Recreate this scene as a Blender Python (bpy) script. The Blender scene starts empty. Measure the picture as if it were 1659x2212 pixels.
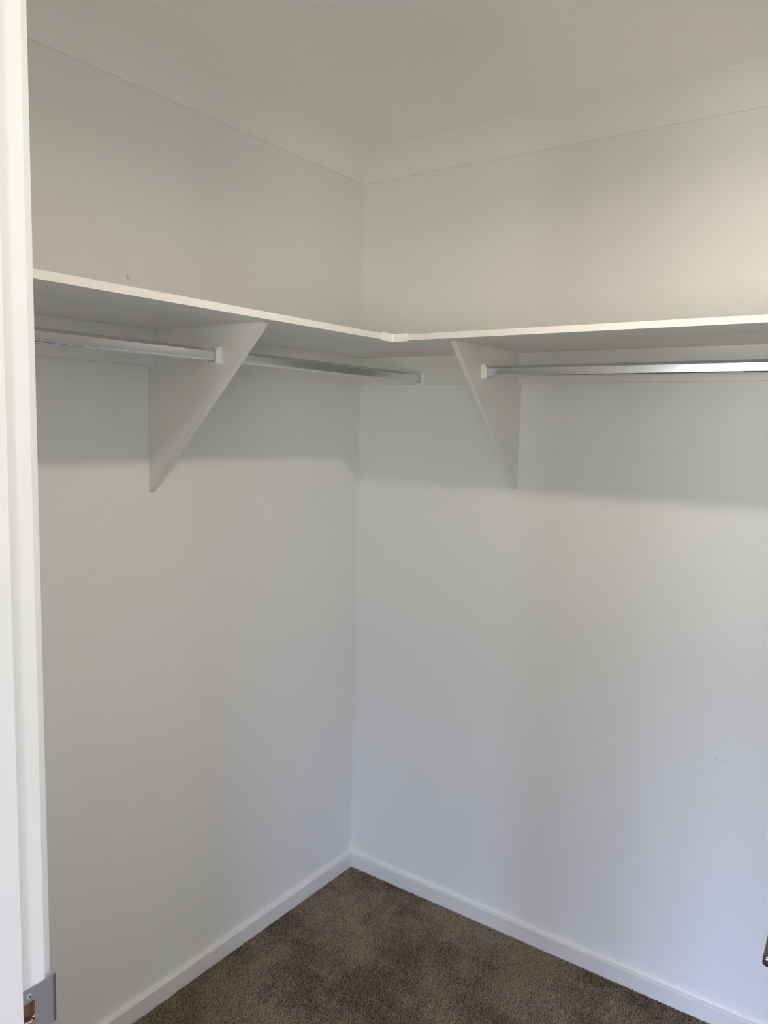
import bpy, bmesh, math, random
import numpy as np
from mathutils import Vector, Matrix

# ------------------------------------------------------------------ camera, sky, lights, exposure
S = bpy.context.scene
COL = S.collection
H = 2.70                      # ceiling height
cam = bpy.data.cameras.new('camera')
cam_o = bpy.data.objects.new('camera', cam)
COL.objects.link(cam_o)
S.camera = cam_o
F_PX = 1689.04
cam.sensor_fit = 'VERTICAL'
cam.sensor_height = 24.0
cam.lens = F_PX * 24.0 / 2212.0
cam.clip_start = 0.02
YAW, PITCH, ROLL = 0.6188, 0.1117, 0.0249
CAM = Vector((1.8096, -2.3677, 1.7621))
fw = Vector((-math.sin(YAW) * math.cos(PITCH), math.cos(YAW) * math.cos(PITCH), -math.sin(PITCH)))
r0 = fw.cross(Vector((0, 0, 1))).normalized()
u0 = r0.cross(fw)
rr = math.cos(ROLL) * r0 + math.sin(ROLL) * u0
uu = -math.sin(ROLL) * r0 + math.cos(ROLL) * u0
M = Matrix((rr, uu, -fw)).transposed().to_4x4()
M.translation = CAM
cam_o.matrix_world = M

S.view_settings.view_transform = 'Standard'
S.view_settings.look = 'None'
S.view_settings.gamma = 1.0
S.view_settings.use_curve_mapping = False
S.view_settings.exposure = 0.0
S.cycles.max_bounces = 12
S.cycles.diffuse_bounces = 8
S.cycles.glossy_bounces = 4
S.cycles.caustics_reflective = False
S.cycles.sample_clamp_indirect = 6.0

# sky: bluish daylight above the horizon, dull sunlit ground below
W = bpy.data.worlds.new('daylight')
S.world = W
W.use_nodes = True
nt = W.node_tree
nt.nodes.clear()
wo = nt.nodes.new('ShaderNodeOutputWorld')
bg = nt.nodes.new('ShaderNodeBackground')
tc = nt.nodes.new('ShaderNodeTexCoord')
sx = nt.nodes.new('ShaderNodeSeparateXYZ')
rp = nt.nodes.new('ShaderNodeValToRGB')
mr = nt.nodes.new('ShaderNodeMapRange')
mr.inputs['From Min'].default_value = -1.0
nt.links.new(tc.outputs['Generated'], sx.inputs[0])
nt.links.new(sx.outputs['Z'], mr.inputs['Value'])
nt.links.new(mr.outputs[0], rp.inputs[0])
nt.links.new(rp.outputs[0], bg.inputs['Color'])
nt.links.new(bg.outputs[0], wo.inputs['Surface'])
els = rp.color_ramp.elements


def sky_col(c, k=64.0):
    return tuple(v / k for v in c) + (1,)


# pale sunlit ground, an added dim blue band fitted to the wall light, open sky above it
els[0].position = 0.0; els[0].color = sky_col((15.0, 14.5, 13.0))
els[1].position = 1.0; els[1].color = sky_col((46.0, 52.0, 64.0))
for pos, c in ((0.495, (17.5, 16.8, 15.0)), (0.505, (3.2, 6.3, 12.6)), (0.595, (3.2, 6.3, 12.6)), (0.61, (38.0, 41.5, 64.0)), (0.75, (40.0, 44.0, 64.0))):
    e = els.new(pos); e.color = sky_col(c)
bg.inputs['Strength'].default_value = 64.0


def area_light(name, loc, rot, sx_, sy_, power, col, portal=False, shape='RECTANGLE', spread=180):
    l = bpy.data.lights.new(name, 'AREA')
    l.shape = shape
    l.size = sx_
    if shape == 'RECTANGLE':
        l.size_y = sy_
    l.energy = power
    l.color = col
    l.spread = math.radians(spread)
    o = bpy.data.objects.new(name, l)
    o.location = loc
    o.rotation_euler = rot
    COL.objects.link(o)
    if portal:
        l.cycles.is_portal = True
    return o


# window openings of the bedroom behind the camera: (x0, x1, z0, z1) on its back wall y = YB
YB = -5.60
XR = 4.30                     # bedroom right wall
XL = -1.30
WIN = [(0.0, 1.2, 0.25, 2.30), (3.15, 4.05, 0.25, 2.30)]
for k, (x0, x1, z0, z1) in enumerate(WIN):
    area_light('window_portal', ((x0 + x1) / 2, YB - 0.02, (z0 + z1) / 2), (math.radians(90), 0, math.radians(0)),
               x1 - x0, z1 - z0, 1, (1, 1, 1), portal=True)
LAMP = Vector((1.39, -1.21, H))
LAMP_W = 10.4
LAMP_COL = (1.0, 0.90, 0.77)

# ------------------------------------------------------------------ material helpers
def srgb(r, g, b):
    f = lambda c: (c / 255 / 12.92) if c / 255 <= 0.04045 else ((c / 255 + 0.055) / 1.055) ** 2.4
    return (f(r), f(g), f(b), 1.0)


def mat(name, col, rough=0.5, metal=0.0, spec=0.5, var=0.03, vscale=6.0, bump=0.0, bscale=300.0, rvar=0.0, stretch=None):
    m = bpy.data.materials.new(name)
    m.use_nodes = True
    t = m.node_tree
    b = t.nodes['Principled BSDF']
    b.inputs['Metallic'].default_value = metal
    b.inputs['Specular IOR Level'].default_value = spec
    co = t.nodes.new('ShaderNodeTexCoord')
    mp = t.nodes.new('ShaderNodeMapping')
    t.links.new(co.outputs['Object'], mp.inputs[0])
    if stretch:
        mp.inputs['Scale'].default_value = stretch
    n = t.nodes.new('ShaderNodeTexNoise')
    n.inputs['Scale'].default_value = vscale
    n.inputs['Detail'].default_value = 4
    t.links.new(mp.outputs[0], n.inputs['Vector'])
    mx = t.nodes.new('ShaderNodeMix')
    mx.data_type = 'RGBA'
    mx.inputs['A'].default_value = tuple(c * (1 - var) for c in col[:3]) + (1,)
    mx.inputs['B'].default_value = tuple(min(1, c * (1 + var)) for c in col[:3]) + (1,)
    t.links.new(n.outputs[0], mx.inputs['Factor'])
    t.links.new(mx.outputs['Result'], b.inputs['Base Color'])
    r = t.nodes.new('ShaderNodeMapRange')
    r.inputs['To Min'].default_value = max(0.02, rough - rvar)
    r.inputs['To Max'].default_value = rough + rvar
    t.links.new(n.outputs[0], r.inputs['Value'])
    t.links.new(r.outputs[0], b.inputs['Roughness'])
    if bump > 0:
        n2 = t.nodes.new('ShaderNodeTexNoise')
        n2.inputs['Scale'].default_value = bscale
        n2.inputs['Detail'].default_value = 3
        t.links.new(mp.outputs[0], n2.inputs['Vector'])
        bp = t.nodes.new('ShaderNodeBump')
        bp.inputs['Strength'].default_value = bump
        bp.inputs['Distance'].default_value = 0.001
        t.links.new(n2.outputs[0], bp.inputs['Height'])
        t.links.new(bp.outputs[0], b.inputs['Normal'])
    return m


def add_scuffs(m, marks, col):
    """small worn marks on the paint: segments (p0, p1, radius, strength) in object space"""
    t = m.node_tree
    b = t.nodes['Principled BSDF']
    src = b.inputs['Base Color'].links[0].from_socket
    geo = t.nodes.new('ShaderNodeNewGeometry')
    nz = t.nodes.new('ShaderNodeTexNoise')
    nz.inputs['Scale'].default_value = 260
    t.links.new(geo.outputs['Position'], nz.inputs['Vector'])
    for p0, p1, rad, st in marks:
        a, c = Vector(p0), Vector(p1)
        d = c - a
        L = d.length
        dn = d / L
        sub = t.nodes.new('ShaderNodeVectorMath'); sub.operation = 'SUBTRACT'
        t.links.new(geo.outputs['Position'], sub.inputs[0]); sub.inputs[1].default_value = a
        dot = t.nodes.new('ShaderNodeVectorMath'); dot.operation = 'DOT_PRODUCT'
        t.links.new(sub.outputs[0], dot.inputs[0]); dot.inputs[1].default_value = dn
        cl = t.nodes.new('ShaderNodeClamp'); cl.inputs['Min'].default_value = 0; cl.inputs['Max'].default_value = L
        t.links.new(dot.outputs['Value'], cl.inputs[0])
        sc = t.nodes.new('ShaderNodeVectorMath'); sc.operation = 'SCALE'
        sc.inputs[0].default_value = dn
        t.links.new(cl.outputs[0], sc.inputs['Scale'])
        ds = t.nodes.new('ShaderNodeVectorMath'); ds.operation = 'DISTANCE'
        t.links.new(sub.outputs[0], ds.inputs[0]); t.links.new(sc.outputs[0], ds.inputs[1])
        mr_ = t.nodes.new('ShaderNodeMapRange')
        mr_.inputs['From Min'].default_value = 0; mr_.inputs['From Max'].default_value = rad
        mr_.inputs['To Min'].default_value = st * 1.8; mr_.inputs['To Max'].default_value = 0
        t.links.new(ds.outputs['Value'], mr_.inputs['Value'])
        mu = t.nodes.new('ShaderNodeMath'); mu.operation = 'MULTIPLY'; mu.use_clamp = True
        t.links.new(mr_.outputs[0], mu.inputs[0]); t.links.new(nz.outputs[0], mu.inputs[1])
        mx = t.nodes.new('ShaderNodeMix'); mx.data_type = 'RGBA'
        t.links.new(mu.outputs[0], mx.inputs['Factor'])
        t.links.new(src, mx.inputs['A'])
        mx.inputs['B'].default_value = col
        src = mx.outputs['Result']
    t.links.new(src, b.inputs['Base Color'])


WALLC = (0.80, 0.80, 0.775, 1)
M_wall_l = mat('wall_paint_left', WALLC, 0.62, spec=0.3, var=0.01, vscale=1.5, bump=0.12, bscale=420)
M_wall_r = mat('wall_paint_right', WALLC, 0.62, spec=0.3, var=0.01, vscale=1.5, bump=0.12, bscale=420)
M_wall = mat('wall_paint', WALLC, 0.62, spec=0.3, var=0.01, vscale=1.5, bump=0.12, bscale=420)
M_ceil = mat('ceiling_paint', (0.84, 0.84, 0.81, 1), 0.8, spec=0.2, var=0.01, vscale=1.5, bump=0.1, bscale=300)
M_cove = mat('cornice_paint', (0.82, 0.82, 0.79, 1), 0.75, spec=0.2, var=0.01, vscale=2.0)
M_trim = mat('gloss_trim_paint', (0.84, 0.84, 0.83, 1), 0.30, spec=0.5, var=0.01, vscale=3.0, bump=0.05, bscale=120)
M_base = mat('skirting_paint', (0.76, 0.76, 0.735, 1), 0.34, spec=0.5, var=0.01, vscale=3.0)
M_board = mat('white_melamine', (0.76, 0.76, 0.71, 1), 0.38, spec=0.5, var=0.012, vscale=4.0, rvar=0.04, bump=0.05, bscale=700)
M_edge = mat('white_edge_band', (0.82, 0.80, 0.745, 1), 0.32, spec=0.5, var=0.012, vscale=5.0, bump=0.03, bscale=300)
M_glue_shade = mat('glue_line_and_gap_shade', (0.30, 0.29, 0.27, 1), 0.6)  # bracket glue line; also the painted shadow rings at the rail sockets
M_plas = mat('white_plastic', (0.90, 0.90, 0.84, 1), 0.30, spec=0.5, var=0.01)
M_alu = mat('anodised_aluminium', (0.72, 0.73, 0.75, 1), 0.20, metal=1.0, var=0.03, vscale=3.0, rvar=0.03, bump=0.04, bscale=60, stretch=(1, 1, 1))
M_steel = mat('brushed_steel', (0.47, 0.45, 0.425, 1), 0.36, metal=1.0, var=0.05, vscale=90, rvar=0.05, bump=0.10, bscale=500, stretch=(1, 1, 0.1))
M_zinc = mat('zinc_screw', (0.75, 0.78, 0.82, 1), 0.28, metal=1.0, var=0.05, vscale=400)
M_dark = mat('dark_recess', (0.02, 0.02, 0.03, 1), 0.7)
M_lever = mat('satin_nickel', (0.20, 0.19, 0.175, 1), 0.24, metal=1.0, var=0.04, vscale=60, rvar=0.04)
M_wood = mat('raw_timber', srgb(150, 118, 88), 0.8, var=0.25, vscale=60, bump=0.3, bscale=200, stretch=(1, 1, 0.15))
M_chip = mat('chipped_paint', (0.74, 0.72, 0.69, 1), 0.6, var=0.05, vscale=300, bump=0.3, bscale=500)
M_carpb = mat('carpet_backing', srgb(62, 53, 45), 0.95, var=0.25, vscale=200)

# ------------------------------------------------------------------ mesh helpers
def link(name, me, m, parent=None):
    o = bpy.data.objects.new(name, me)
    COL.objects.link(o)
    if m and not me.materials:
        me.materials.append(m)
    if parent:
        o.parent = parent
    return o


def smooth(me, ang=35):
    for p in me.polygons:
        p.use_smooth = True
    me.set_sharp_from_angle(angle=math.radians(ang))


def mesh_bm(bm, name, m, parent=None, sm=False, bev=0.0, seg=2):
    if bev > 0:
        bmesh.ops.bevel(bm, geom=[e for e in bm.edges if len(e.link_faces) == 2 and e.calc_face_angle(0) > 0.5],
                        offset=bev, segments=seg, profile=0.6, affect='EDGES', clamp_overlap=True)
    bmesh.ops.recalc_face_normals(bm, faces=bm.faces)
    me = bpy.data.meshes.new(name)
    bm.to_mesh(me)
    bm.free()
    if sm or bev > 0:
        smooth(me)
    return link(name, me, m, parent)


def bm_box(bm, a, b):
    (x0, y0, z0), (x1, y1, z1) = a, b
    vs = [bm.verts.new(p) for p in ((x0, y0, z0), (x1, y0, z0), (x1, y1, z0), (x0, y1, z0),
                                    (x0, y0, z1), (x1, y0, z1), (x1, y1, z1), (x0, y1, z1))]
    for f in ((0, 3, 2, 1), (4, 5, 6, 7), (0, 1, 5, 4), (1, 2, 6, 5), (2, 3, 7, 6), (3, 0, 4, 7)):
        bm.faces.new([vs[i] for i in f])


def box(name, a, b, m, parent=None, bev=0.0):
    bm = bmesh.new()
    lo = [min(a[i], b[i]) for i in range(3)]
    hi = [max(a[i], b[i]) for i in range(3)]
    bm_box(bm, lo, hi)
    return mesh_bm(bm, name, m, parent, bev=bev)


def boxes(name, lst, m, parent=None):
    bm = bmesh.new()
    for a, b in lst:
        bm_box(bm, a, b)
    return mesh_bm(bm, name, m, parent)


def bm_prism(bm, prof, axis_from, axis_to, frame):
    """prof: list of (u, v); frame(u, v, t) -> xyz; extrude t from axis_from to axis_to"""
    A = [bm.verts.new(frame(u, v, axis_from)) for u, v in prof]
    B = [bm.verts.new(frame(u, v, axis_to)) for u, v in prof]
    n = len(prof)
    bm.faces.new(A)
    bm.faces.new(list(reversed(B)))
    for i in range(n):
        j = (i + 1) % n
        bm.faces.new((A[i], B[i], B[j], A[j]))


def prism(name, prof, t0, t1, frame, m, parent=None, bev=0.0, sm=False):
    bm = bmesh.new()
    bm_prism(bm, prof, t0, t1, frame)
    return mesh_bm(bm, name, m, parent, bev=bev, sm=sm)


def cyl(name, c, axis, r, h, m, parent=None, seg=28, bev=0.0, r2=None):
    bm = bmesh.new()
    bmesh.ops.create_cone(bm, cap_ends=True, segments=seg, radius1=r, radius2=r if r2 is None else r2, depth=h)
    q = Vector((0, 0, 1)).rotation_difference(Vector(axis))
    bmesh.ops.transform(bm, matrix=Matrix.Translation(Vector(c)) @ q.to_matrix().to_4x4(), verts=bm.verts)
    return mesh_bm(bm, name, m, parent, bev=bev, sm=True)


def rounded_rect(x0, y0, x1, y1, r, n=5, corners=(1, 1, 1, 1)):
    pts = []
    for (cx, cy, a0, k) in ((x1 - r, y0 + r, -90, 0), (x1 - r, y1 - r, 0, 1), (x0 + r, y1 - r, 90, 2), (x0 + r, y0 + r, 180, 3)):
        if corners[k]:
            for i in range(n + 1):
                a = math.radians(a0 + 90 * i / n)
                pts.append((cx + r * math.cos(a), cy + r * math.sin(a)))
        else:
            pts.append(((x1, y0), (x1, y1), (x0, y1), (x0, y0))[k])
    return pts


def tag(o, label=None, cat=None, group=None, kind=None):
    if label: o['label'] = label
    if cat: o['category'] = cat
    if group: o['group'] = group
    if kind: o['kind'] = kind
    return o


def empty(name, loc=(0, 0, 0)):
    o = bpy.data.objects.new(name, None)
    o.empty_display_size = 0.05
    o.location = loc
    COL.objects.link(o)
    return o


def reparent(parts, e):
    """parts are modelled in world coordinates: shift them under the empty at its place"""
    for o in parts:
        o.parent = e
        o.location = o.location - e.location


# ------------------------------------------------------------------ structure: closet shell
XE = 2.45                     # closet end wall (outside the frame)
YF = -1.845                   # door wall, closet face
YFo = -1.935                  # door wall, bedroom face
OX0, OX1, OZ = 0.911, 1.787, 2.36   # clear door opening
JT = 0.020                    # jamb thickness
tag(box('wall_left', (-0.1, YF, -0.02), (0, 0.1, H), M_wall_l), kind='structure')
tag(box('wall_right', (0, 0, -0.02), (XE + 0.1, 0.1, H), M_wall_r), kind='structure')
tag(box('wall_end', (XE, YFo, -0.02), (XE + 0.1, 0, H), M_wall), kind='structure')
fx0, fx1 = OX0 - JT, OX1 + JT
tag(boxes('wall_front', [((XL - 0.1, YFo, -0.02), (fx0, YF, H)), ((fx1, YFo, -0.02), (XE, YF, H)),
                         ((XE + 0.1, YFo, -0.02), (XR + 0.1, YF, H)),
                         ((fx0, YFo, OZ + JT), (fx1, YF, H))], M_wall), kind='structure')
tag(box('ceiling', (XL - 0.1, YB - 0.1, H), (XR + 0.1, 0.1, H + 0.05), M_ceil), kind='structure')
tag(box('floor', (XL - 0.1, YB - 0.1, -0.06), (XR + 0.1, 0.1, -0.005), M_carpb), kind='structure')
# bedroom shell behind the camera
tag(box('wall_bedroom_left', (XL - 0.1, YB, -0.02), (XL, YFo, H), M_wall), kind='structure')
tag(box('wall_bedroom_right', (XR, YB, -0.02), (XR + 0.1, YFo, H), M_wall), kind='structure')
bx = []
xa = XL - 0.1
for (wx0, wx1, wz0, wz1) in WIN:
    bx += [((xa, YB - 0.1, -0.02), (wx0, YB, H)), ((wx0, YB - 0.1, -0.02), (wx1, YB, wz0)), ((wx0, YB - 0.1, wz1), (wx1, YB, H))]
    xa = wx1
bx.append(((xa, YB - 0.1, -0.02), (XR + 0.1, YB, H)))
tag(boxes('wall_bedroom_back', bx, M_wall), kind='structure')
f = 0.04
for k, (wx0, wx1, wz0, wz1) in enumerate(WIN):
    tag(boxes('window_%d' % (k + 1), [((wx0, YB - 0.08, wz0), (wx0 + f, YB - 0.03, wz1)), ((wx1 - f, YB - 0.08, wz0), (wx1, YB - 0.03, wz1)),
                                      ((wx0 + f, YB - 0.08, wz0), (wx1 - f, YB - 0.03, wz0 + f)), ((wx0 + f, YB - 0.08, wz1 - f), (wx1 - f, YB - 0.03, wz1))], M_trim), kind='structure')

add_scuffs(M_wall_l, [((0, -1.0335, 2.141), (0, -1.0325, 2.1355), 0.0022, 0.9), ((0, -1.0325, 2.1355), (0, -1.026, 2.1325), 0.0024, 0.5),
                      ((0, -1.026, 2.1325), (0, -1.0325, 2.130), 0.0022, 0.45)], (0.16, 0.15, 0.14, 1))
add_scuffs(M_wall_r, [((0.4155, 0, 1.663), (0.4165, 0, 1.6625), 0.0032, 0.9),
                      ((1.333, 0, 0.8135), (1.3475, 0, 0.8095), 0.0024, 0.40), ((1.3475, 0, 0.8095), (1.362, 0, 0.811), 0.0022, 0.22),
                      ((1.3865, 0, 0.663), (1.389, 0, 0.657), 0.0018, 0.3),
                      ((0.449, 0, 2.156), (0.4525, 0, 2.163), 0.004, 0.18), ((0.514, 0, 2.161), (0.518, 0, 2.169), 0.004, 0.18)], (0.16, 0.15, 0.15, 1))

# cornice (cove) along the walls
cd, cp = 0.0702, 0.1261
def cove_profile():
    pts = [(0.0, H - cd), (0.0065, H - cd), (0.0065, H - cd + 0.003)]
    a = Vector((0.0065, H - cd + 0.003)); b = Vector((cp - 0.001, H - 0.0022))
    mid = (a + b) / 2
    nrm = Vector((-(b - a).y, (b - a).x)).normalized()
    sag = 0.013
    n = 12
    for i in range(1, n):
        t = i / n
        p = a.lerp(b, t) + nrm * sag * 4 * t * (1 - t)
        pts.append((p.x, p.y))
    pts += [(b.x, b.y), (cp, H - 0.0022), (cp, H), (0.0, H)]
    return pts
CP = cove_profile()
def cornice(name, t0, t1, kind):
    bm = bmesh.new()
    A, B = [], []
    for u, v in CP:
        if kind == 'left':      # runs along wall_left (x = 0) mitred at the corner
            A.append(bm.verts.new((u, -u, v))); B.append(bm.verts.new((u, t1 + u, v)))
        elif kind == 'right':   # along wall_right (y = 0)
            A.append(bm.verts.new((u, -u, v))); B.append(bm.verts.new((t1 - u, -u, v)))
        elif kind == 'end':
            A.append(bm.verts.new((XE - u, -u, v))); B.append(bm.verts.new((XE - u, t1 + u, v)))
        else:                   # along the door wall
            A.append(bm.verts.new((u, YF + u, v))); B.append(bm.verts.new((XE - u, YF + u, v)))
    n = len(CP)
    bm.faces.new(A); bm.faces.new(list(reversed(B)))
    for i in range(n):
        j = (i + 1) % n
        bm.faces.new((A[i], B[i], B[j], A[j]))
    o = mesh_bm(bm, name, M_cove, sm=True)
    return tag(o, kind='structure')
cornice('trim_1', 0, YF, 'left')
cornice('trim_2', 0, XE, 'right')
cornice('trim_3', 0, YF, 'end')
cornice('trim_4', 0, 0, 'front')

# skirting boards, mitred
HB, BT = 0.052, 0.0168
SP = [(0, -0.004), (BT, -0.004), (BT, HB - 0.0008), (BT - 0.0008, HB), (0, HB)]
def skirt(name, pa, pb, side):
    bm = bmesh.new()
    A = [bm.verts.new(pa(u, v)) for u, v in SP]
    B = [bm.verts.new(pb(u, v)) for u, v in SP]
    n = len(SP)
    bm.faces.new(A); bm.faces.new(list(reversed(B)))
    for i in range(n):
        bm.faces.new((A[i], B[i], B[(i + 1) % n], A[(i + 1) % n]))
    return tag(mesh_bm(bm, name, M_base), kind='structure')
skirt('baseboard_left', lambda u, v: (u, -u, v), lambda u, v: (u, YF + u, v), 0)
skirt('baseboard_right', lambda u, v: (u, -u, v), lambda u, v: (XE - u, -u, v), 0)
skirt('baseboard_end', lambda u, v: (XE - u, -u, v), lambda u, v: (XE - u, YF + u, v), 0)
skirt('baseboard_front', lambda u, v: (u, YF + u, v), lambda u, v: (OX0 - 0.062, YF + u, v), 0)

# ------------------------------------------------------------------ carpet: twist pile, tufts as one uncountable pile
def carpet():
    rng = np.random.default_rng(5)
    XA, YA = 1.56, -1.42                       # dense part; farther towards the door the tufts are coarser
    xs_, ys_, ss_ = [], [], []
    for sp, inner in ((0.0034, True), (0.0060, False)):
        x0, x1, y0, y1 = BT + 0.001, (XA if inner else XE - BT), (YA if inner else YF + 0.002), -BT - 0.001
        gx, gy = np.meshgrid(np.arange(x0, x1, sp), np.arange(y0, y1, sp * 0.92))
        gx[::2] += sp / 2
        gx = gx.ravel() + rng.normal(0, sp * 0.24, gx.size)
        gy = gy.ravel() + rng.normal(0, sp * 0.24, gy.size)
        k = (gx > x0) & (gx < x1) & (gy > y0) & (gy < y1)
        if not inner:
            k &= ~((gx < XA) & (gy > YA))
        xs_.append(gx[k]); ys_.append(gy[k]); ss_.append(np.full(int(k.sum()), sp))
    gx, gy, sp = np.concatenate(xs_), np.concatenate(ys_), np.concatenate(ss_)
    N = gx.size
    # pile lay varies in broad patches
    lay = np.zeros(N)
    for fx, fy, ph, am in ((3.1, 5.2, 0.4, 1.0), (9.3, 4.1, 2.1, 0.8), (6.2, 13.7, 4.0, 0.7), (17.0, 11.0, 1.3, 0.6), (23.0, 31.0, 5.0, 0.5), (41.0, 37.0, 2.2, 0.4)):
        lay += am * np.sin(fx * gx + fy * gy + ph + 1.3 * np.sin(fy * gx - fx * gy))
    lay /= 2.2
    hgt = 0.0052 + 0.0022 * rng.random(N) + 0.0005 * lay
    r = sp * (0.42 + 0.16 * rng.random(N))
    th = rng.random(N) * 2 * np.pi
    tx = 0.0015 * lay + rng.normal(0, 0.0011, N)
    ty = -0.0010 * lay + rng.normal(0, 0.0011, N)
    # each tuft: 3-sided base ring, 3-sided shoulder ring, tip
    nv = 7
    V = np.zeros((N, nv, 3))
    zb = -0.0052
    for i in range(3):
        a = th + i * 2 * np.pi / 3
        V[:, i, 0] = gx + r * 0.8 * np.cos(a); V[:, i, 1] = gy + r * 0.8 * np.sin(a); V[:, i, 2] = zb
        a2 = a + 0.7
        V[:, 3 + i, 0] = gx + tx * 0.7 + r * np.cos(a2); V[:, 3 + i, 1] = gy + ty * 0.7 + r * np.sin(a2)
        V[:, 3 + i, 2] = zb + hgt * 0.72
    V[:, 6, 0] = gx + tx; V[:, 6, 1] = gy + ty; V[:, 6, 2] = zb + hgt
    F = np.array([(0, 1, 4), (0, 4, 3), (1, 2, 5), (1, 5, 4), (2, 0, 3), (2, 3, 5), (3, 4, 6), (4, 5, 6), (5, 3, 6)])
    V[:, :, 0] = np.clip(V[:, :, 0], BT + 0.0004, None)
    V[:, :, 1] = np.clip(V[:, :, 1], None, -BT - 0.0004)
    faces = (F[None] + (np.arange(N) * nv)[:, None, None]).reshape(-1, 3)
    me = bpy.data.meshes.new('carpet')
    me.vertices.add(N * nv)
    me.vertices.foreach_set('co', V.reshape(-1).astype(np.float32))
    me.loops.add(faces.size)
    me.loops.foreach_set('vertex_index', faces.reshape(-1).astype(np.int32))
    me.polygons.add(len(faces))
    me.polygons.foreach_set('loop_start', np.arange(0, faces.size, 3, dtype=np.int32))
    me.polygons.foreach_set('loop_total', np.full(len(faces), 3, dtype=np.int32))
    me.polygons.foreach_set('use_smooth', np.ones(len(faces), dtype=bool))
    at = me.attributes.new('yarn', 'FLOAT', 'POINT')
    yarn = np.repeat(rng.random(N) ** 1.1 * 0.75 + 0.26 * np.clip(lay * 1.3, -1, 1) + 0.15, nv)
    at.data.foreach_set('value', yarn.astype(np.float32))
    me.update()
    m = bpy.data.materials.new('carpet_yarn')
    m.use_nodes = True
    t = m.node_tree
    b = t.nodes['Principled BSDF']
    b.inputs['Roughness'].default_value = 0.95
    b.inputs['Specular IOR Level'].default_value = 0.1
    b.inputs['Sheen Weight'].default_value = 0.15
    a = t.nodes.new('ShaderNodeAttribute'); a.attribute_name = 'yarn'
    cr = t.nodes.new('ShaderNodeValToRGB')
    cr.color_ramp.elements[0].color = srgb(80, 70, 56)
    cr.color_ramp.elements[1].color = srgb(176, 162, 138)
    e_ = cr.color_ramp.elements.new(0.35); e_.color = srgb(124, 111, 93)
    t.links.new(a.outputs['Fac'], cr.inputs[0])
    t.links.new(cr.outputs[0], b.inputs['Base Color'])
    o = link('carpet', me, m)
    tag(o, 'brown-grey twist pile carpet covering the closet floor between the skirting boards', 'carpet', kind='stuff')
carpet()

# ------------------------------------------------------------------ shelves
SZ, ST, D = 2.0027, 0.0167, 0.4784
LB0, LB1 = -0.9677, -0.9510      # left bracket, camera-side face and back face
RB0, RB1 = 0.6475, 0.6642        # right bracket faces
JX = 0.468                        # joint between the two shelf boards
idz = lambda u, v, t: (u, v, t)

def shelf_left():
    e = empty('wardrobe_shelf', (0.0, -0.92, SZ))
    pf = [(0.0005, YF + 0.001), (D - 0.001, YF + 0.001), (D - 0.001, -D), (JX, -D), (JX, -0.0005), (0.0005, -0.0005)]
    a = prism('board', pf, SZ, SZ + ST, idz, M_board)
    b = box('edge_band', (D - 0.001, YF + 0.001, SZ - 0.0001), (D, -D - 0.0005, SZ + ST + 0.0001), M_edge)
    reparent([a, b], e)
    tag(e, 'white melamine shelf on the left wall, running from the door jamb to the corner', 'shelf')
def shelf_right():
    e = empty('wardrobe_shelf', (1.4, 0.0, SZ))
    pf = [(JX + 0.0008, -0.0005), (JX + 0.0008, -D + 0.001), (XE - 0.001, -D + 0.001), (XE - 0.001, -0.0005)]
    a = prism('board', pf, SZ, SZ + ST, idz, M_board)
    b = box('edge_band', (D + 0.0005, -D, SZ - 0.0001), (XE - 0.001, -D + 0.001, SZ + ST + 0.0001), M_edge)
    reparent([a, b], e)
    tag(e, 'white melamine shelf on the right wall, running from the corner out of frame', 'shelf')
shelf_left()
shelf_right()

# white plastic joiner over the inner corner of the two shelf edges
def connector():
    e = empty('shelf_corner_joiner', (D, -D, SZ + ST / 2))
    pr = 0.0022                    # proud of the edges
    z0, z1 = SZ - 0.0022, SZ + ST + 0.0022
    L = 0.054
    c = 0.004                      # soft inside bend
    pf = [(D, -D - L), (D + pr, -D - L), (D + pr, -D - pr - c), (D + pr + 0.3 * c, -D - pr - 0.3 * c),
          (D + pr + c, -D - pr), (D + L, -D - pr), (D + L, -D), (D + 0.0001, -D - 0.0001)]
    a = prism('cover', pf, z0, z1, idz, M_plas)
    fl2 = [(D - 0.006, -D - L - 0.0015), (D + pr, -D - L), (D + pr, -D - pr), (D + L, -D - pr), (D + L + 0.0015, -D + 0.006), (D - 0.004, -D + 0.004)]
    b = prism('lower_flange', fl2, z0 - 0.0008, z0, idz, M_plas)
    fl3 = [(D - 0.004, -D - L), (D + pr, -D - L), (D + pr, -D - pr), (D + L, -D - pr), (D + L, -D + 0.004), (D - 0.004, -D + 0.004)]
    t = prism('upper_flange', fl3, z1, z1 + 0.0008, idz, M_plas)
    r1 = box('rib', (D + pr, -D - L, z0), (D + pr + 0.0014, -D - L + 0.0035, z1), M_plas, bev=0.0004)
    r2 = box('rib', (D + L - 0.0035, -D - pr - 0.0014, z0), (D + L, -D - pr, z1), M_plas, bev=0.0004)
    reparent([a, b, t, r1, r2], e)
    tag(e, 'small white plastic joiner wrapped around the inside corner where the two shelves meet', 'joiner')
connector()

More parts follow.
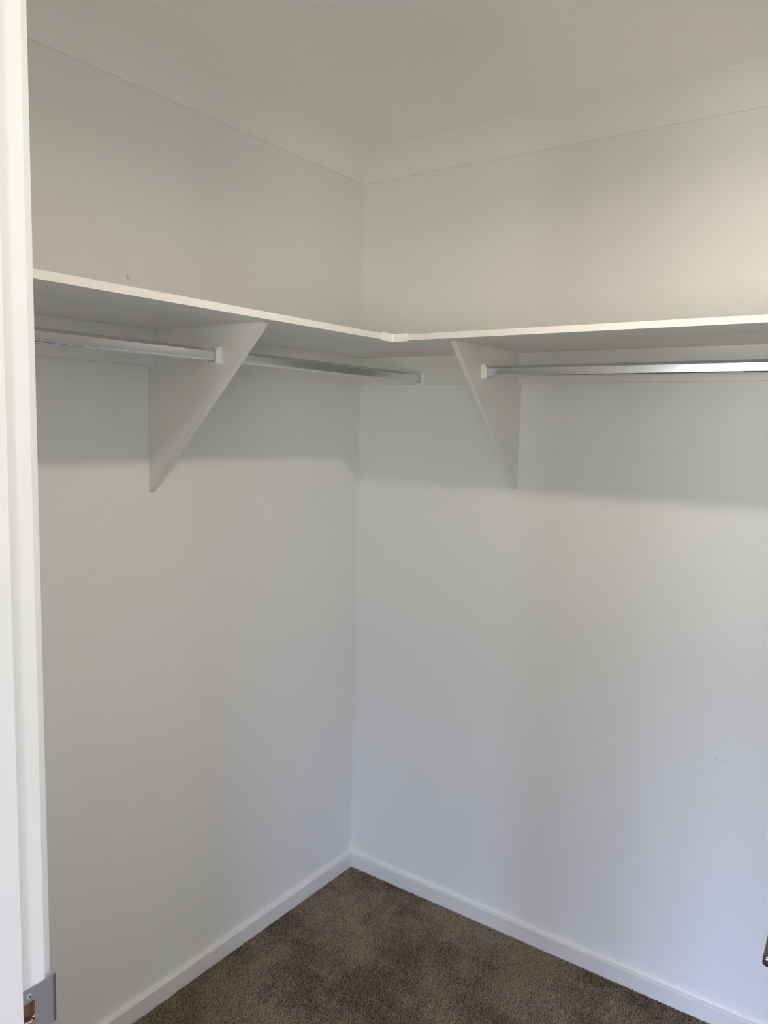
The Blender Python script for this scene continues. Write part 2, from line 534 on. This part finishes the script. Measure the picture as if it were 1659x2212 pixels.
# cleats under the shelves
CT, CH = 0.0300, 0.0971
def cleat(a, b, label):
    o = box('wall_cleat', a, b, M_board, bev=0.0005)
    return tag(o, label, 'batten')
cleat((0.0003, YF + 0.001, SZ - CH), (CT, LB0 - 0.0004, SZ - 0.0003), 'white batten on the left wall between the door jamb and the left bracket')
cleat((0.0003, LB1 + 0.0004, SZ - CH), (CT, -0.0003, SZ - 0.0003), 'white batten on the left wall between the left bracket and the corner')
cleat((CT + 0.0003, -CT, SZ - CH), (RB0 - 0.0004, -0.0003, SZ - 0.0003), 'white batten on the right wall between the corner and the right bracket')
cleat((RB1 + 0.0004, -CT, SZ - CH), (XE - 0.001, -0.0003, SZ - 0.0003), 'white batten on the right wall, right of the right bracket, behind the long rail')

# triangular brackets
def bracket(kind, label):
    zt = SZ - 0.0003
    zb = 1.5588
    if kind == 'left':
        e = empty('shelf_bracket', (0.0, (LB0 + LB1) / 2, zb))
        ft = 0.4440
        fr = lambda u, v, t: (u, t, v)
        t0, t1 = LB0, LB1
    else:
        e = empty('shelf_bracket', ((RB0 + RB1) / 2, 0.0, zb))
        ft = 0.4330
        fr = lambda u, v, t: (t, -u, v)
        t0, t1 = RB0, RB1
    eb = 0.0012
    a = prism('panel', [(0.0003, zb), (0.003, zb), (ft - eb, zt), (0.0003, zt)], t0, t1, fr, M_board)
    # edge band along the sloping front edge, with its thin glue line
    d = Vector((ft - 0.003, zt - zb)).normalized()
    n = Vector((d.y, -d.x))
    p0 = Vector((0.003, zb)); p1 = Vector((ft - eb, zt))
    g = 0.0007
    q = lambda p, k: (p.x + n.x * k, min(zt, p.y + n.y * k))
    b = prism('edge_band', [q(p0, g), q(p0, g + eb), q(p1, g + eb), q(p1, g)], t0 - 0.0002, t1 + 0.0002, fr, M_board)
    c = prism('glue_line', [q(p0, 0.0), q(p0, g), q(p1, g), q(p1, 0.0)], t0 + 0.0002, t1 - 0.0002, fr, M_glue_shade)
    tip = prism('tip_cap', [(0.0003, zb - 0.001), (0.0036, zb - 0.001), (0.0036, zb), (0.0003, zb)], t0, t1, fr, M_glue_shade)
    reparent([a, b, c, tip], e)
    tag(e, label, 'bracket')
bracket('left', 'white triangular bracket panel holding up the shelf on the left wall')
bracket('right', 'white triangular bracket panel holding up the shelf on the right wall')

# ------------------------------------------------------------------ hanging rails with plastic end sockets
RZ = 1.9255
def rail_section():
    half = [(0.0040, 0.0165), (0.0050, 0.0140), (0.0056, 0.0138), (0.0124, 0.0080), (0.0124, -0.0100)]
    for i in range(1, 15):
        a = math.radians(-90 * i / 14)
        half.append((0.0124 - 0.0055 * (1 - math.cos(a)), -0.0100 + 0.0055 * math.sin(a)))
    half += [(0.0035, -0.0157), (0.0028, -0.0148)]
    return half + [(-u, v) for u, v in reversed(half)]
def socket_outline():
    """side view of the end socket: (distance from the mounting face, height)"""
    pts = [(0.0, 0.0208), (0.0112, 0.0208)]
    for i in range(1, 6):                       # shoulder: round over, then hollow out towards the cup
        a = math.radians(90 * i / 5)
        pts.append((0.0112 + 0.0028 * math.sin(a), 0.0208 - 0.0034 * (1 - math.cos(a))))
    for i in range(1, 6):
        a = math.radians(90 * i / 5)
        pts.append((0.0140 + 0.0062 * (1 - math.cos(a)), 0.0174 - 0.0058 * math.sin(a)))
    pts += [(0.0204, 0.0100), (0.0204, -0.0125)]
    for i in range(1, 5):
        a = math.radians(90 * i / 4)
        pts.append((0.0204 + 0.0020 * (1 - math.cos(a)), -0.0125 - 0.0055 * math.sin(a)))
    pts += [(0.0216, -0.0190), (0.0, -0.0200)]
    return pts
def rail(axis, c, t0, t1, label, group=None, ends=(True, True)):
    """axis 'y': the rail runs along y at x = c; axis 'x': along x at y = c"""
    fr = (lambda u, v, t: (c + u, t, RZ + v)) if axis == 'y' else (lambda u, v, t: (t, c + u, RZ + v))
    lo, hi = min(t0, t1), max(t0, t1)
    loc = (c, (lo + hi) / 2, RZ) if axis == 'y' else ((lo + hi) / 2, c, RZ)
    e = empty('hanging_rail', loc)
    parts = [prism('rail_tube', rail_section(), lo + 0.006, hi - 0.006, fr, M_alu)]
    smooth(parts[0].data, 14)
    for end, s in ((lo, 1), (hi, -1)):
        bm = bmesh.new()
        bm_prism(bm, rounded_rect(-0.0155, -0.0205, 0.0155, 0.0212, 0.003), end + s * 0.0003, end + s * 0.0036, fr)
        so = socket_outline()
        so = [(end + s * max(0.0036, t), v) for t, v in so]
        bm_prism(bm, so, -0.0140, 0.0140, lambda t, v, u: fr(u, v, t))
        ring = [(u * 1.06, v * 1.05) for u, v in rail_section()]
        rg = prism('shadow_gap', ring, end + s * 0.0200, end + s * 0.0209, fr, M_glue_shade)  # dark ring, paints the shadow line where the rail enters the socket
        sk = mesh_bm(bm, 'end_socket', M_plas, bev=0.0005)
        rg.name = 'gap_shade_ring'
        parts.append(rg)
        tag(sk, 'white plastic end socket')
        parts.append(sk)
    reparent(parts, e)
    tag(e, label, 'rail')
RXL = 0.2795
RYR = -0.2640
rail('y', RXL, YF, LB0, 'silver hanging rail at far left, between the door jamb and the left bracket')
rail('y', RXL + 0.007, LB1, -CT, 'silver hanging rail from behind the left bracket to the batten near the corner')
rail('x', RYR, RB1, XE, 'long silver hanging rail under the right shelf, starting at the right bracket')

# ------------------------------------------------------------------ door frame with strike plate
def door_frame():
    hz0, hz1, hy0, hy1 = 0.981, 1.0115, -1.8765, -1.8575
    e = empty('trim_5', (OX0 - JT / 2, (YF + YFo) / 2, 0))
    x0, x1 = OX0 - JT, OX0
    y0, y1 = YFo, YF
    j = boxes('jamb', [((x0, y0, 0), (x1, y1, hz0)), ((x0, y0, hz1), (x1, y1, OZ + JT)), ((x0, y0, hz0), (x1, hy0, hz1)),
                       ((x0, hy1, hz0), (x1, y1, hz1)), ((x1, y0, OZ), (OX1, y1, OZ + JT)), ((OX1, y0, 0), (OX1 + JT, y1, OZ + JT))], M_trim)
    pk = boxes('latch_pocket', [((x0 + 0.0005, hy0, hz0), (x0 + 0.008, hy1, hz1)),
                                ((x0 + 0.008, hy0, hz0), (x1 - 0.0005, hy0 + 0.0005, hz1)), ((x0 + 0.008, hy1 - 0.0005, hz0), (x1 - 0.0005, hy1, hz1)),
                                ((x0 + 0.008, hy0 + 0.0005, hz0), (x1 - 0.0005, hy1 - 0.0005, hz0 + 0.0005)),
                                ((x0 + 0.008, hy0 + 0.0005, hz1 - 0.0005), (x1 - 0.0005, hy1 - 0.0005, hz1))], M_wood)
    st_y = -1.8815
    s = 0.0125
    bm = bmesh.new()
    bm_box(bm, (x1, y0 + 0.002, 0), (x1 + s, st_y, OZ))
    bm_box(bm, (OX1 - s, y0 + 0.002, 0), (OX1, st_y, OZ))
    bm_box(bm, (x1 + s, y0 + 0.002, OZ - s), (OX1 - s, st_y, OZ))
    stp = mesh_bm(bm, 'door_stop', M_trim, bev=0.0015)
    # architraves on the closet side and on the bedroom side, splayed
    parts = [j, pk, stp]
    def arch(name, prof, fr, t0, t1):
        parts.append(prism(name, prof, t0, t1, fr, M_trim, bev=0.001))
    A = 0.057
    # profile: distance from the opening (u), distance off the wall (v)
    pr = [(0.003, 0.0), (0.0035, 0.004), (0.0125, 0.0155), (A, 0.0120), (A + 0.003, 0.010), (A + 0.003, 0.0)]
    arch('architrave', pr, lambda u, v, t: (x1 - u, YF + v, t), 0, OZ + A)
    arch('architrave', pr, lambda u, v, t: (OX1 + u, YF + v, t), 0, OZ + A)
    arch('architrave', pr, lambda u, v, t: (t, YF + v, OZ + u), x1 - 0.004, OX1 + 0.004)
    arch('architrave', pr, lambda u, v, t: (x1 - u, YFo - v, t), 0, OZ + A)
    arch('architrave', pr, lambda u, v, t: (OX1 + u, YFo - v, t), 0, OZ + A)
    arch('architrave', pr, lambda u, v, t: (t, YFo - v, OZ + u), x1 - 0.004, OX1 + 0.004)
    reparent(parts, e)
    tag(e, 'glossy white door frame at the left edge with stop and architrave', kind='structure')

    # strike plate
    sp = empty('strike_plate', (OX0, -1.860, 0.965))
    th = 0.0014
    zt, zb = 1.0300, 0.9635
    ys = [-1.8810, hy0, hy1, -1.8350]
    zs = [zb, hz0, hz1, zt]
    bm = bmesh.new()
    for iy in range(3):
        for iz in range(3):
            if iy == 1 and iz == 1:
                continue
            bm_box(bm, (OX0 + 0.0002, ys[iy], zs[iz]), (OX0 + th, ys[iy + 1], zs[iz + 1]))
    bmesh.ops.remove_doubles(bm, verts=bm.verts, dist=1e-5)
    # drop the doubled inner faces
    seen = {}
    for f_ in list(bm.faces):
        key = tuple(sorted(v.index for v in f_.verts))
    bm.verts.index_update()
    for f_ in list(bm.faces):
        key = tuple(sorted(v.index for v in f_.verts))
        seen.setdefault(key, []).append(f_)
    dele = [x for v in seen.values() if len(v) > 1 for x in v]
    bmesh.ops.delete(bm, geom=dele, context='FACES_ONLY')
    plate = mesh_bm(bm, 'plate', M_steel)
    # curved lip past the jamb's edge, its free corners rounded
    bm = bmesh.new()
    n = 10
    R_ = 0.0085
    rows = []
    for i in range(n + 1):
        a = math.radians(62 * i / n)
        y = ys[3] + R_ * math.sin(a)
        x = OX0 + th - R_ * (1 - math.cos(a))
        ins = 0.0
        k = i / n
        if k > 0.45:
            q_ = (k - 0.45) / 0.55
            ins = 0.007 * (1 - math.sqrt(max(0, 1 - q_ * q_)))
        nx, ny = math.cos(a), math.sin(a)
        rows.append([(x, y, zb + ins), (x, y, zt - ins * 0.6), (x - nx * th, y - ny * th, zt - ins * 0.6), (x - nx * th, y - ny * th, zb + ins)])
    V = [[bm.verts.new(p) for p in r_] for r_ in rows]
    for i in range(n):
        for k in range(4):
            bm.faces.new((V[i][k], V[i + 1][k], V[i + 1][(k + 1) % 4], V[i][(k + 1) % 4]))
    bm.faces.new(V[0]); bm.faces.new(list(reversed(V[-1])))
    lip = mesh_bm(bm, 'lip', M_steel, sm=True)
    parts = [plate, lip]
    for zc in (1.0200, 0.9725):
        rg = cyl('screw', (OX0 + th + 0.0003, -1.8668, zc), (1, 0, 0), 0.0036, 0.0012, M_zinc, bev=0.0004)
        # phillips recess as four dark wedges and a centre
        bm = bmesh.new()
        for ang in (20, 110):
            a = math.radians(ang)
            dy, dz = math.cos(a), math.sin(a)
            px, pz = -dz, dy
            L, w = 0.0017, 0.00055
            x_ = OX0 + th + 0.00095
            vs = [bm.verts.new((x_, -1.8668 + s1 * dy * L + s2 * px * w, zc + s1 * dz * L + s2 * pz * w)) for s1, s2 in ((-1, -1), (1, -1), (1, 1), (-1, 1))]
            f_ = bm.faces.new(vs)
            ex = bmesh.ops.extrude_face_region(bm, geom=[f_])
            for v in ex['geom']:
                if isinstance(v, bmesh.types.BMVert):
                    v.co.x -= 0.0006
        rc = mesh_bm(bm, 'drive_recess', M_dark)
        parts.append(rg)
        rc.parent = rg
    # chipped edge of the timber pocket
    bm = bmesh.new()
    rnd = random.Random(3)
    for i in range(7):
        t = i / 6
        c = Vector((OX0 - 0.001 + rnd.uniform(-.001, .0012), hy1 - 0.0005 - 0.012 * t + rnd.uniform(-.001, .001), hz0 + 0.001 + rnd.uniform(-.0005, .0015) + (0.006 if i < 2 else 0)))
        bmesh.ops.create_icosphere(bm, subdivisions=1, radius=rnd.uniform(0.0007, 0.0016), matrix=Matrix.Translation(c) @ Matrix.Diagonal((0.8, 1.4, 0.8, 1)))
    chip = mesh_bm(bm, 'chipped_edge', M_chip, sm=True)
    tag(chip, 'pale chipped paint on the pocket edge')
    parts.append(chip)
    reparent(parts, sp)
    tag(sp, 'brushed steel strike plate with curved lip screwed to the white door jamb, lower left', 'strike plate')
door_frame()

# ------------------------------------------------------------------ the opened door (leaf outside the frame, lever tip in it)
def door():
    hx, hy = OX1, YF
    lean = math.radians(3.0)
    dvec = Vector((-math.sin(lean), math.cos(lean), 0))
    nvec = Vector((-math.cos(lean), -math.sin(lean), 0))       # towards the opening
    e = empty('door_1', (hx, hy, 0))
    def P(along, off, z):
        p = dvec * along + nvec * off
        return (hx + p.x, hy + p.y, z)
    fr = lambda u, v, t: P(u, v, t)
    leaf = prism('leaf', [(0.004, 0.0), (0.870, 0.0), (0.870, 0.035), (0.004, 0.035)], 0.010, 2.352, fr, M_trim, bev=0.001)
    zc = 1.0
    parts = [leaf]
    for s, off0 in ((1, 0.035), (-1, 0.0)):
        rose = cyl('rose', P(0.810, off0 + s * 0.004, zc), tuple(nvec), 0.026, 0.008, M_lever, bev=0.001)
        neck = cyl('neck', P(0.810, off0 + s * 0.026, zc), tuple(nvec), 0.009, 0.044, M_lever)
        # lever bar pointing back towards the hinge
        o0, o1 = (off0 + s * 0.040), (off0 + s * 0.0605)
        a0, a1 = min(o0, o1), max(o0, o1)
        # soft-edged bar: stacked outlines, inset towards the top and the underside
        bm = bmesh.new()
        rings = []
        zt, zb, rb = zc + 0.008, zc - 0.007, 0.0040
        lay = [(rb * (1 - math.sin(t)), zb + rb * (1 - math.cos(t))) for t in [math.radians(q * 15) for q in range(0, 7)]]
        lay += [(rb * (1 - math.cos(t)), zt - rb * (1 - math.sin(t))) for t in [math.radians(q * 15) for q in range(0, 7)]]
        for ins, z in lay:
            rings.append([bm.verts.new(fr(u, v, z)) for u, v in rounded_rect(0.673 + ins, a0 + ins, 0.822 - ins, a1 - ins, 0.0062 - ins, 7)])
        m_ = len(rings[0])
        for r1_, r2_ in zip(rings, rings[1:]):
            for i in range(m_):
                bm.faces.new((r1_[i], r1_[(i + 1) % m_], r2_[(i + 1) % m_], r2_[i]))
        bm.faces.new(rings[0]); bm.faces.new(list(reversed(rings[-1])))
        lv = mesh_bm(bm, 'lever', M_lever, sm=True)
        parts += [rose, neck, lv]
    for z in (0.25, 1.2, 2.1):
        parts.append(cyl('hinge', P(0.0, -0.004, z), (0, 0, 1), 0.006, 0.1, M_steel))
    # one handle part with its pieces below it
    reparent(parts, e)
    handle_parts = [o for o in parts if o.name.split('.')[0] in ('rose', 'neck', 'lever')]
    for i in range(2):
        rose, neck, lv = handle_parts[3 * i: 3 * i + 3]
        for o in (neck, lv):
            o.parent = rose
            o.location = (0, 0, 0)
        rose.name = 'door_handle'
    e['kind'] = 'structure'
door()

# ------------------------------------------------------------------ ceiling downlight
def downlight():
    e = empty('ceiling_light', (LAMP.x, LAMP.y, H))
    bm = bmesh.new()
    prof = [(0.045, 0.0), (0.046, -0.003), (0.056, -0.005), (0.058, -0.0035), (0.058, 0.0)]
    n = 40
    rings = []
    for i in range(n):
        a = 2 * math.pi * i / n
        rings.append([bm.verts.new((r_ * math.cos(a), r_ * math.sin(a), z_)) for r_, z_ in prof])
    for i in range(n):
        for k in range(len(prof) - 1):
            bm.faces.new((rings[i][k], rings[(i + 1) % n][k], rings[(i + 1) % n][k + 1], rings[i][k + 1]))
    bz = mesh_bm(bm, 'bezel', M_plas, e, sm=True)
    m = bpy.data.materials.new('lamp_diffuser')
    m.use_nodes = True
    b = m.node_tree.nodes['Principled BSDF']
    b.inputs['Emission Color'].default_value = LAMP_COL + (1,)
    b.inputs['Emission Strength'].default_value = 6.0
    bm = bmesh.new()
    bmesh.ops.create_cone(bm, cap_ends=True, segments=40, radius1=0.045, radius2=0.045, depth=0.001)
    d = mesh_bm(bm, 'diffuser', m, e)
    d.location = (0, 0, -0.001)
    lo = area_light('downlight_lamp', (0, 0, -0.004), (0, 0, 0), 0.088, 0.088, LAMP_W, LAMP_COL, shape='DISK', spread=165)
    lo.parent = e
    tag(e, 'round white recessed downlight in the closet ceiling, out of view above the door', 'light')
downlight()
